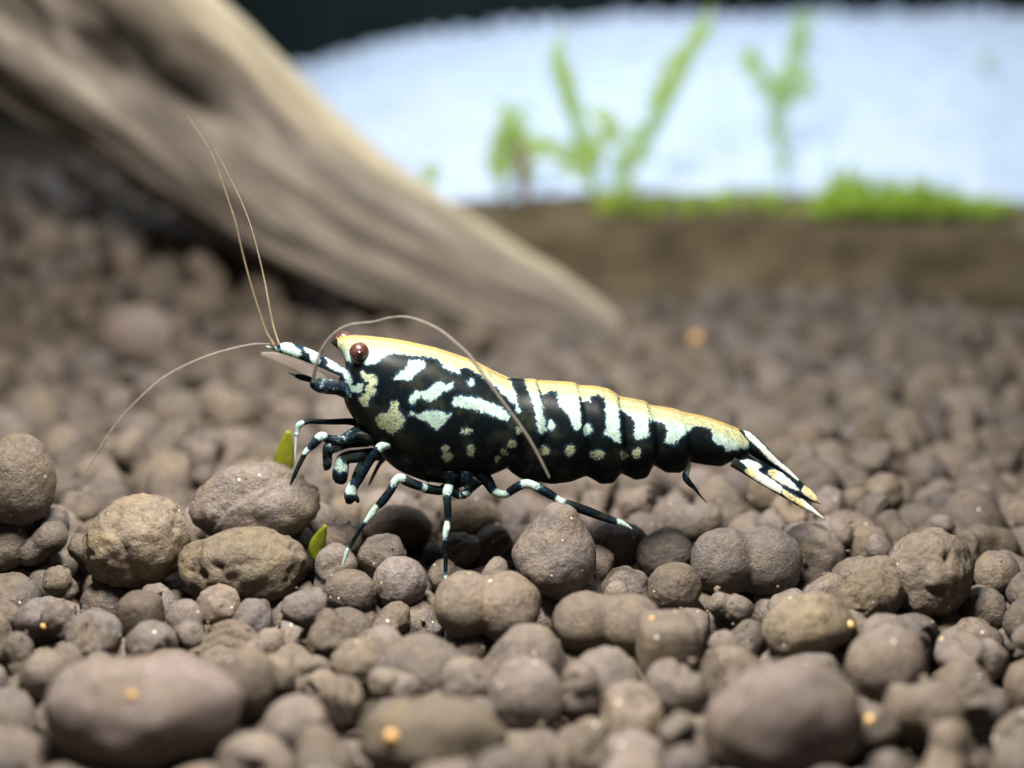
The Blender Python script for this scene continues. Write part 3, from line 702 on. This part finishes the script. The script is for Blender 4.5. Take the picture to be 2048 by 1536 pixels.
for e in ((258, 590, 34, 28), (410, 588, 30, 32), (565, 612, 44, 26), (722, 615, 22, 24), (800, 605, 26, 28)): DIM.append(z2(*ell(*e)))
def sdf(X, Y, polys):
    best = np.full(len(X), -1e9)
    for p in polys:
        p = np.array(p); d = np.full(len(X), 1e18); ins = np.zeros(len(X), bool)
        for a, b in zip(p, np.roll(p, -1, 0)):
            ex, ey = b - a; wx, wy = X - a[0], Y - a[1]; h = np.clip((wx * ex + wy * ey) / (ex * ex + ey * ey + 1e-9), 0, 1)
            d = np.minimum(d, (wx - ex * h) ** 2 + (wy - ey * h) ** 2)
            c = ((a[1] > Y) != (b[1] > Y)) & (X < (b[0] - a[0]) * (Y - a[1]) / (b[1] - a[1] + 1e-12) + a[0]); ins ^= c
        best = np.maximum(best, np.where(ins, 1, -1) * np.sqrt(d))
    return best
def paint(V, polys, dims):
    Q = V.copy(); Q[:, 1] = -np.abs(Q[:, 1])
    X, Y, _ = proj(Q)
    a, b = sdf(X, Y, polys), (sdf(X, Y, dims) if dims else np.full(len(X), -1e9))
    return np.clip(0.5 + np.maximum(a, b) / 16, 0, 1), np.clip(0.5 + (b - a) / 8, 0, 1)
pale, dim = paint(V, PAT, DIM)
xs = np.repeat(R[:, 0], NA)
hgt = np.repeat(R[:, 3] - R[:, 1], NA)
_, YY, _ = proj(V * np.array([1, -1, 1]) if False else V); ytop = np.repeat(YY.reshape(NR, NA).min(1), NA)
_, YM, _ = proj(np.stack([V[:, 0], -np.abs(V[:, 1]), V[:, 2]], 1))
gold = np.clip(1.08 - (YM - ytop) / 46.0, 0, 1) * np.clip((1560 - xs) / 80, 0.3, 1)
# reddish tip of the rostrum stays dark
pale = np.where(xs < 676, 0.15, pale)
link('body', mesh('body', V, F, {'pale': pale, 'dim': dim, 'gold': gold}), M_SHR, SH)

# rostrum teeth
for k, px in enumerate(np.linspace(676, 790, 20)):
    ty = np.interp(px, R[:, 0], R[:, 1]) + 2.5; th_ = 1 - 0.75 * k / 19; a, b = P(px + 3, ty + 4, 0), P(px - 3.0 * th_, ty - 4.4 * th_, 0)
    tube('rostrum_tooth', [(*a, 0.005, 1, 1), (*((a + b) / 2), 0.0035, 1, 1), (*b, 0.001, 1, .9)], M_SHR, SH, 6, 6)

# eyes on short stalks
for sy in (-1, 1):
    c = P(718.5, 704.5, -0.088); c = c if sy < 0 else P(688, 681, 0.062)
    v, f = IV[4]; e = link('eye', mesh('eye', v * 0.0385 * np.array([1, .95, 1]), f), M_EYE, SH); e.location = Vector(c) - SH.location
    v, f = IV[3]; pq = link('pupil', mesh('pupil', v * 0.020 * np.array([1, .8, 1]), f), M_PUPIL); pq.parent = e; pq.location = (0.004, 0.0262 * sy, -0.004)
    b = c + np.array([0.02, -0.03 * sy, -0.022])
    tube('eye_stalk', [(*(c + np.array([0.09, -0.055 * sy, -0.05])), 0.028, .1, 0), (*b, 0.033, .4, 0), (*(c + np.array([0.004, -0.008 * sy, -0.006])), 0.036, .9, .1)], M_SHR, SH, 14, 14)

def limb(name, pts, y0, y1, mat=M_SHR, n=60, seg=10, squash=None):
    """pts rows: px,py,radius px,pale[,gold]"""
    k = len(pts); rows = []; rl = random.Random(int(pts[0][0] * 7))
    if 'leg' in name: pts = [(*q[:3], rl.uniform(0.0, 0.27) if q[3] == 0 else q[3], *q[4:]) for q in pts]
    for i, q in enumerate(pts):
        yy = y0 + (y1 - y0) * i / (k - 1); c = P(q[0], q[1], yy); rows.append((*c, q[2] / 512, q[3], q[4] if len(q) > 4 else 0))
    return tube(name, rows, mat, SH, n, seg, squash)
def zl(conv, pts, sc): return [(*conv((x, y))[0], r / sc, *rest) for x, y, r, *rest in pts]
Z3 = lambda *p: zl(z3, p, 3.84)
Z1 = lambda *p: zl(z1, p, 3.413)
Z2 = lambda *p: zl(z2, p, 2.926)
Z4 = lambda *p: zl(z4, p, 1.92)

# head stalks
def limb_painted(name, pts, y0, y1, polys, n=80, seg=24):
    o = limb(name, [(*q, 0.0) for q in pts], y0, y1, n=n, seg=seg); me = o.data
    V = np.zeros(len(me.vertices) * 3, dtype=np.float32); me.vertices.foreach_get('co', V)
    a, d = paint(V.reshape(-1, 3), polys, None); me.attributes['pale'].data.foreach_set('value', a.astype(np.float32)); return o
STK = [zh((262, 360), (470, 380), (480, 440), (600, 500), (605, 580), (560, 655), (460, 670), (430, 560), (330, 580), (280, 480)), zh((340, 560), (420, 570), (400, 620), (340, 610)),
       zh((510, 665), (600, 685), (665, 720), (640, 765), (540, 745)), zh((650, 465), (780, 470), (950, 520), (935, 700), (850, 790), (790, 720), (760, 600), (680, 520)), RIDGE,
       zh((0, 430), (120, 420), (245, 500), (220, 565), (110, 520))]
limb_painted('antennule_stalk', [(*zh((x, y))[0], r / 8.533) for x, y, r in ((1560, 1130, 140), (1380, 1010, 150), (1180, 880, 145), (1000, 770, 135), (850, 680, 130), (700, 610, 130), (550, 555, 130), (400, 510, 125), (300, 490, 100), (200, 490, 50), (90, 470, 30), (0, 452, 8))], -0.06, -0.075, STK)
limb('antenna_base', Z1((790, 670, 90, .1), (700, 625, 70, .45), (610, 592, 60, .2), (540, 585, 58, .3), (480, 582, 52, .42), (440, 572, 40, .36), (418, 562, 14, .3)), -0.06, -0.12, n=50, seg=16)
limb('mandible_palp', [(*zh((x, y))[0], r / 8.533, pl) for x, y, r, pl in ((960, 1080, 50, .1), (840, 1040, 50, .1), (750, 1010, 52, .05), (640, 980, 55, .1), (545, 955, 40, .3), (500, 940, 22, .7), (420, 905, 8, .8))], -0.05, -0.04, n=30)
def sblade(name, pts, wid, y0, y1, thick, mat, polys=None, dims=None, gold=None, nrm=(0, -1, 0.2)):
    path = [P(a, b, y0 + (y1 - y0) * i / (len(pts) - 1)) for i, (a, b) in enumerate(pts)]
    V, F = blade_geo(path, [w / 512 for w in wid], thick, nrm, 90, 20); V = np.array(V)
    at = {}
    if polys:
        a, d = paint(V, polys, dims); at = {'pale': a, 'dim': d * 0, 'gold': np.full(len(V), 0.2)}
        if gold:
            X, Y, _ = proj(V); at['gold'] = np.clip(0.15 + 0.75 * (sdf(X, Y, gold) > 0), 0, 1)
    return link(name, mesh(name, V, F, at), mat, SH)
sblade('antennal_scale', z1((600, 560), (440, 490), (300, 430), (180, 385), (75, 365)), [12, 12, 10, 8, 3], -0.10, -0.13, 0.008, M_CLEAR)

# antennae
limb('antenna', [(*z4((q[0], q[1]))[0], q[2] * 0.82, 0) for q in ((882, 945, 3.4, 0), (858, 870, 3.0, 0), (838, 770, 2.6, 0), (825, 700, 2.3, 0), (800, 590, 2.0, 0), (768, 475, 1.7, 0), (728, 375, 1.3, 0), (682, 280, 0.9, 0), (632, 185, 0.6, 0))], -0.04, 0.35, M_ANT, 90, 8)
limb('antenna', [(*z4((q[0], q[1]))[0], q[2] * 0.82, 0) for q in ((862, 945, 4.6, 0), (830, 890, 3.4, 0), (800, 800, 2.8, 0), (772, 710, 2.5, 0), (740, 590, 2.3, 0), (715, 480, 2.1, 0), (690, 400, 1.9, 0), (660, 310, 1.6, 0), (620, 205, 1.2, 0), (575, 130, 0.9, 0), (530, 62, 0.7, 0))], -0.09, 0.1, M_ANT, 110, 8)
limb('antenna', [(*z4((q[0], q[1]))[0], q[2] * 0.82, 0) for q in ((845, 937, 2.0, 0), (780, 938, 2.4, 0), (700, 955, 2.6, 0), (600, 985, 2.9, 0), (480, 1040, 3.2, 0), (400, 1095, 3.2, 0), (320, 1170, 3.0, 0), (250, 1250, 2.6, 0), (200, 1325, 2.2, 0), (150, 1410, 1.8, 0), (95, 1500, 1.2, 0))], -0.09, -0.35, M_ANTG, 110, 8)
limb('antenna', [(*z1((q[0], q[1]))[0], q[2] * 0.78, 0) for q in ((432, 560, 5.0, 0), (450, 450, 5.2, 0), (500, 325, 4.4, 0), (575, 230, 3.6, 0), (680, 170, 3.0, 0), (850, 148, 2.6, 0), (950, 122, 2.4, 0), (1060, 115, 2.6, 0), (1180, 148, 3.2, 0), (1300, 210, 4.2, 0), (1400, 290, 4.8, 0), (1500, 385, 4.6, 0), (1600, 520, 4.4, 0), (1700, 660, 4.2, 0), (1800, 795, 4.2, 0), (1900, 940, 4.2, 0), (1975, 1075, 3.8, 0), (2045, 1215, 3.0, 0))], -0.13, -0.34, M_ANTG, 150, 8)

# legs (black with pale joints)
limb('walking_leg', Z3((760, 230, 50, 0), (640, 180, 32, .35), (560, 165, 26, .1), (420, 168, 22, 0), (280, 165, 20, 0), (235, 172, 19, .2), (205, 180, 24, .95, .1), (180, 200, 25, .95), (172, 240, 19, .6), (166, 270, 18, .9)), -0.02, -0.06)
limb('leg_tip', Z3((168, 265, 15, 1), (160, 330, 12, 1), (156, 420, 8, 1), (158, 470, 3, 1)), -0.06, -0.06, M_PALECLAW, 24)
limb('walking_leg', Z3((760, 300, 60, 0), (650, 270, 42, .1), (560, 300, 34, .35), (470, 300, 30, .4), (410, 300, 34, .05), (360, 278, 35, .95, .2), (320, 310, 36, .25), (290, 345, 32, 0), (262, 375, 24, .4), (238, 398, 22, 1, .2), (215, 440, 20, .05), (180, 510, 18, 0), (145, 590, 15, 0), (118, 650, 6, 0)), -0.08, -0.15, n=80)
limb('claw_leg', Z3((720, 320, 40, 0), (560, 330, 42, .2), (480, 350, 48, .6), (420, 370, 52, .35), (402, 420, 40, .1), (404, 465, 38, .45), (398, 510, 34, 0), (385, 540, 10, 0)), -0.02, -0.03)
limb('claw_leg', Z3((760, 410, 46, 0), (640, 430, 52, 0), (560, 440, 50, .1), (520, 470, 56, .62), (510, 520, 62, .62), (500, 570, 64, .1), (498, 610, 58, 0), (490, 640, 34, 0)), -0.06, -0.08)
limb('claw_leg', Z3((900, 330, 42, 0), (850, 345, 34, .95), (815, 360, 36, .9), (785, 395, 38, .15), (740, 450, 34, 0), (690, 530, 34, 0), (645, 605, 36, 0), (612, 645, 40, .3), (590, 685, 46, .92), (580, 725, 50, .35), (572, 765, 42, 0), (560, 795, 20, 0)), -0.12, -0.16, n=80)
limb('claw_finger', Z3((610, 740, 24, 0), (630, 765, 20, 0), (640, 790, 8, 0)), -0.16, -0.165, n=14)
limb('walking_leg', Z3((840, 440, 24, 0), (800, 495, 17, 0), (760, 570, 15, 0), (722, 652, 8, 0)), 0.06, 0.10)
limb('walking_leg', Z3((1420, 610, 60, 0), (1290, 690, 38, .1), (1220, 690, 36, .05), (1165, 680, 38, .2), (1135, 672, 36, .95), (1105, 660, 36, .2), (1050, 640, 38, 0), (1000, 618, 38, .2), (960, 600, 36, .95), (925, 625, 33, .85), (890, 690, 32, .1), (840, 760, 34, 0), (800, 805, 30, .1), (772, 830, 24, .95, .5), (745, 875, 30, 1), (715, 915, 22, .7), (670, 970, 17, .15), (620, 1050, 17, 0), (580, 1115, 15, .1), (552, 1165, 16, .95), (540, 1205, 14, .9), (526, 1250, 10, .9), (520, 1285, 3, .9)), -0.10, -0.24, n=130)
limb('walking_leg', Z3((1380, 560, 60, 0), (1350, 640, 40, .1), (1335, 670, 38, .9), (1325, 705, 40, 1), (1322, 745, 34, .3), (1325, 800, 30, 0), (1328, 870, 30, 0), (1328, 920, 24, .2), (1322, 955, 24, .9, .5), (1318, 990, 28, 1), (1308, 1040, 22, .7), (1310, 1100, 20, .1), (1312, 1200, 17, 0), (1310, 1290, 16, 0), (1310, 1345, 15, .5), (1314, 1390, 15, .95), (1310, 1430, 9, .9), (1308, 1455, 3, .9)), -0.12, -0.30, n=120)
limb('walking_leg', Z3((1560, 600, 60, 0), (1500, 680, 34, .2), (1475, 710, 34, .9), (1450, 725, 34, .2), (1437, 732, 34, .9), (1410, 725, 36, .1), (1370, 705, 36, 0), (1330, 690, 30, .5)), -0.14, -0.12, n=50)
limb('walking_leg', Z3((1220, 560, 40, 0), (1180, 610, 24, .2), (1130, 575, 20, .8), (1100, 560, 14, .3)), -0.02, -0.04, n=24)
limb('leg_base', Z3((1340, 540, 60, 0), (1345, 600, 50, 0), (1365, 655, 12, 0)), -0.13, -0.14, n=20)
limb('leg_base', Z3((1470, 540, 60, 0), (1470, 620, 52, 0), (1495, 690, 14, .6)), -0.13, -0.14, n=20)
limb('walking_leg', Z1((1560, 1180, 55, 0), (1620, 1235, 42, .1), (1655, 1290, 34, .25), (1690, 1318, 30, .95), (1745, 1325, 28, .9), (1785, 1300, 30, .05), (1840, 1268, 32, .2), (1890, 1255, 32, .95), (1940, 1270, 30, .6), (2000, 1300, 32, 0), (2070, 1340, 28, .1), (2105, 1365, 25, .95, .3), (2135, 1380, 26, .6), (2190, 1400, 30, 0), (2300, 1440, 32, 0), (2420, 1485, 28, 0), (2490, 1510, 24, .2), (2530, 1522, 22, .9), (2570, 1540, 14, .85), (2610, 1565, 4, .8)), -0.12, -0.20, n=130)
limb('mouthpart', Z3((820, 190, 60, .1), (720, 215, 58, .3), (620, 250, 46, .38), (540, 290, 36, .36), (470, 325, 28, .2), (430, 345, 10, .1)), -0.05, -0.07, n=40, seg=14)
limb('mouthpart', Z3((760, 90, 60, .1), (700, 150, 50, .34), (650, 210, 42, .36), (600, 290, 30, .25), (570, 350, 12, .1)), -0.04, -0.05, n=40, seg=14)
limb('walking_leg', Z3((860, 420, 40, 0), (760, 440, 32, .1), (680, 470, 26, .4), (640, 520, 24, .9), (610, 580, 18, 0), (590, 660, 16, 0), (585, 720, 8, .2)), 0.02, 0.05, n=50)
# swimmerets
limb('swimmeret', Z2((1060, 600, 30, 0), (1100, 660, 16, .9), (1095, 700, 18, .9), (1085, 740, 20, .3), (1105, 775, 18, .15), (1140, 810, 12, 0), (1170, 850, 6, .1), (1212, 895, 2, .2)), -0.07, -0.09, n=50)
# tail fan
TL = [zt((900, 300), (1050, 440), (1200, 580), (1400, 790), (1560, 900), (1660, 1015), (1630, 1030), (1420, 870), (1300, 790), (1200, 690), (1095, 575), (1000, 500)),
      zt((925, 775), (1000, 762), (1110, 795), (1180, 850), (1120, 885), (1040, 840)),
      zt((1235, 920), (1330, 880), (1460, 955), (1560, 1045), (1665, 1160), (1600, 1150), (1450, 1080), (1330, 1010)),
      zt((1720, 1090), (1810, 1140), (1940, 1290), (1910, 1340), (1800, 1270), (1680, 1165)),
      zt((900, 780), (960, 770), (1110, 895), (1280, 1005), (1440, 1115), (1425, 1205), (1240, 1120), (1090, 1020), (945, 915), (1000, 870)),
      zt((1450, 1140), (1600, 1235), (1600, 1320), (1500, 1260), (1435, 1190)),
      zt((1610, 1240), (1700, 1280), (1810, 1350), (2000, 1530), (1960, 1540), (1740, 1420), (1600, 1315))]
GO = [TL[3], TL[5], zt((930, 850), (1040, 850), (1120, 960), (1050, 1010), (930, 920)), zt((1235, 900), (1330, 880), (1400, 930), (1330, 1010)), zt((1600, 1230), (1700, 1270), (1740, 1420), (1600, 1330))]
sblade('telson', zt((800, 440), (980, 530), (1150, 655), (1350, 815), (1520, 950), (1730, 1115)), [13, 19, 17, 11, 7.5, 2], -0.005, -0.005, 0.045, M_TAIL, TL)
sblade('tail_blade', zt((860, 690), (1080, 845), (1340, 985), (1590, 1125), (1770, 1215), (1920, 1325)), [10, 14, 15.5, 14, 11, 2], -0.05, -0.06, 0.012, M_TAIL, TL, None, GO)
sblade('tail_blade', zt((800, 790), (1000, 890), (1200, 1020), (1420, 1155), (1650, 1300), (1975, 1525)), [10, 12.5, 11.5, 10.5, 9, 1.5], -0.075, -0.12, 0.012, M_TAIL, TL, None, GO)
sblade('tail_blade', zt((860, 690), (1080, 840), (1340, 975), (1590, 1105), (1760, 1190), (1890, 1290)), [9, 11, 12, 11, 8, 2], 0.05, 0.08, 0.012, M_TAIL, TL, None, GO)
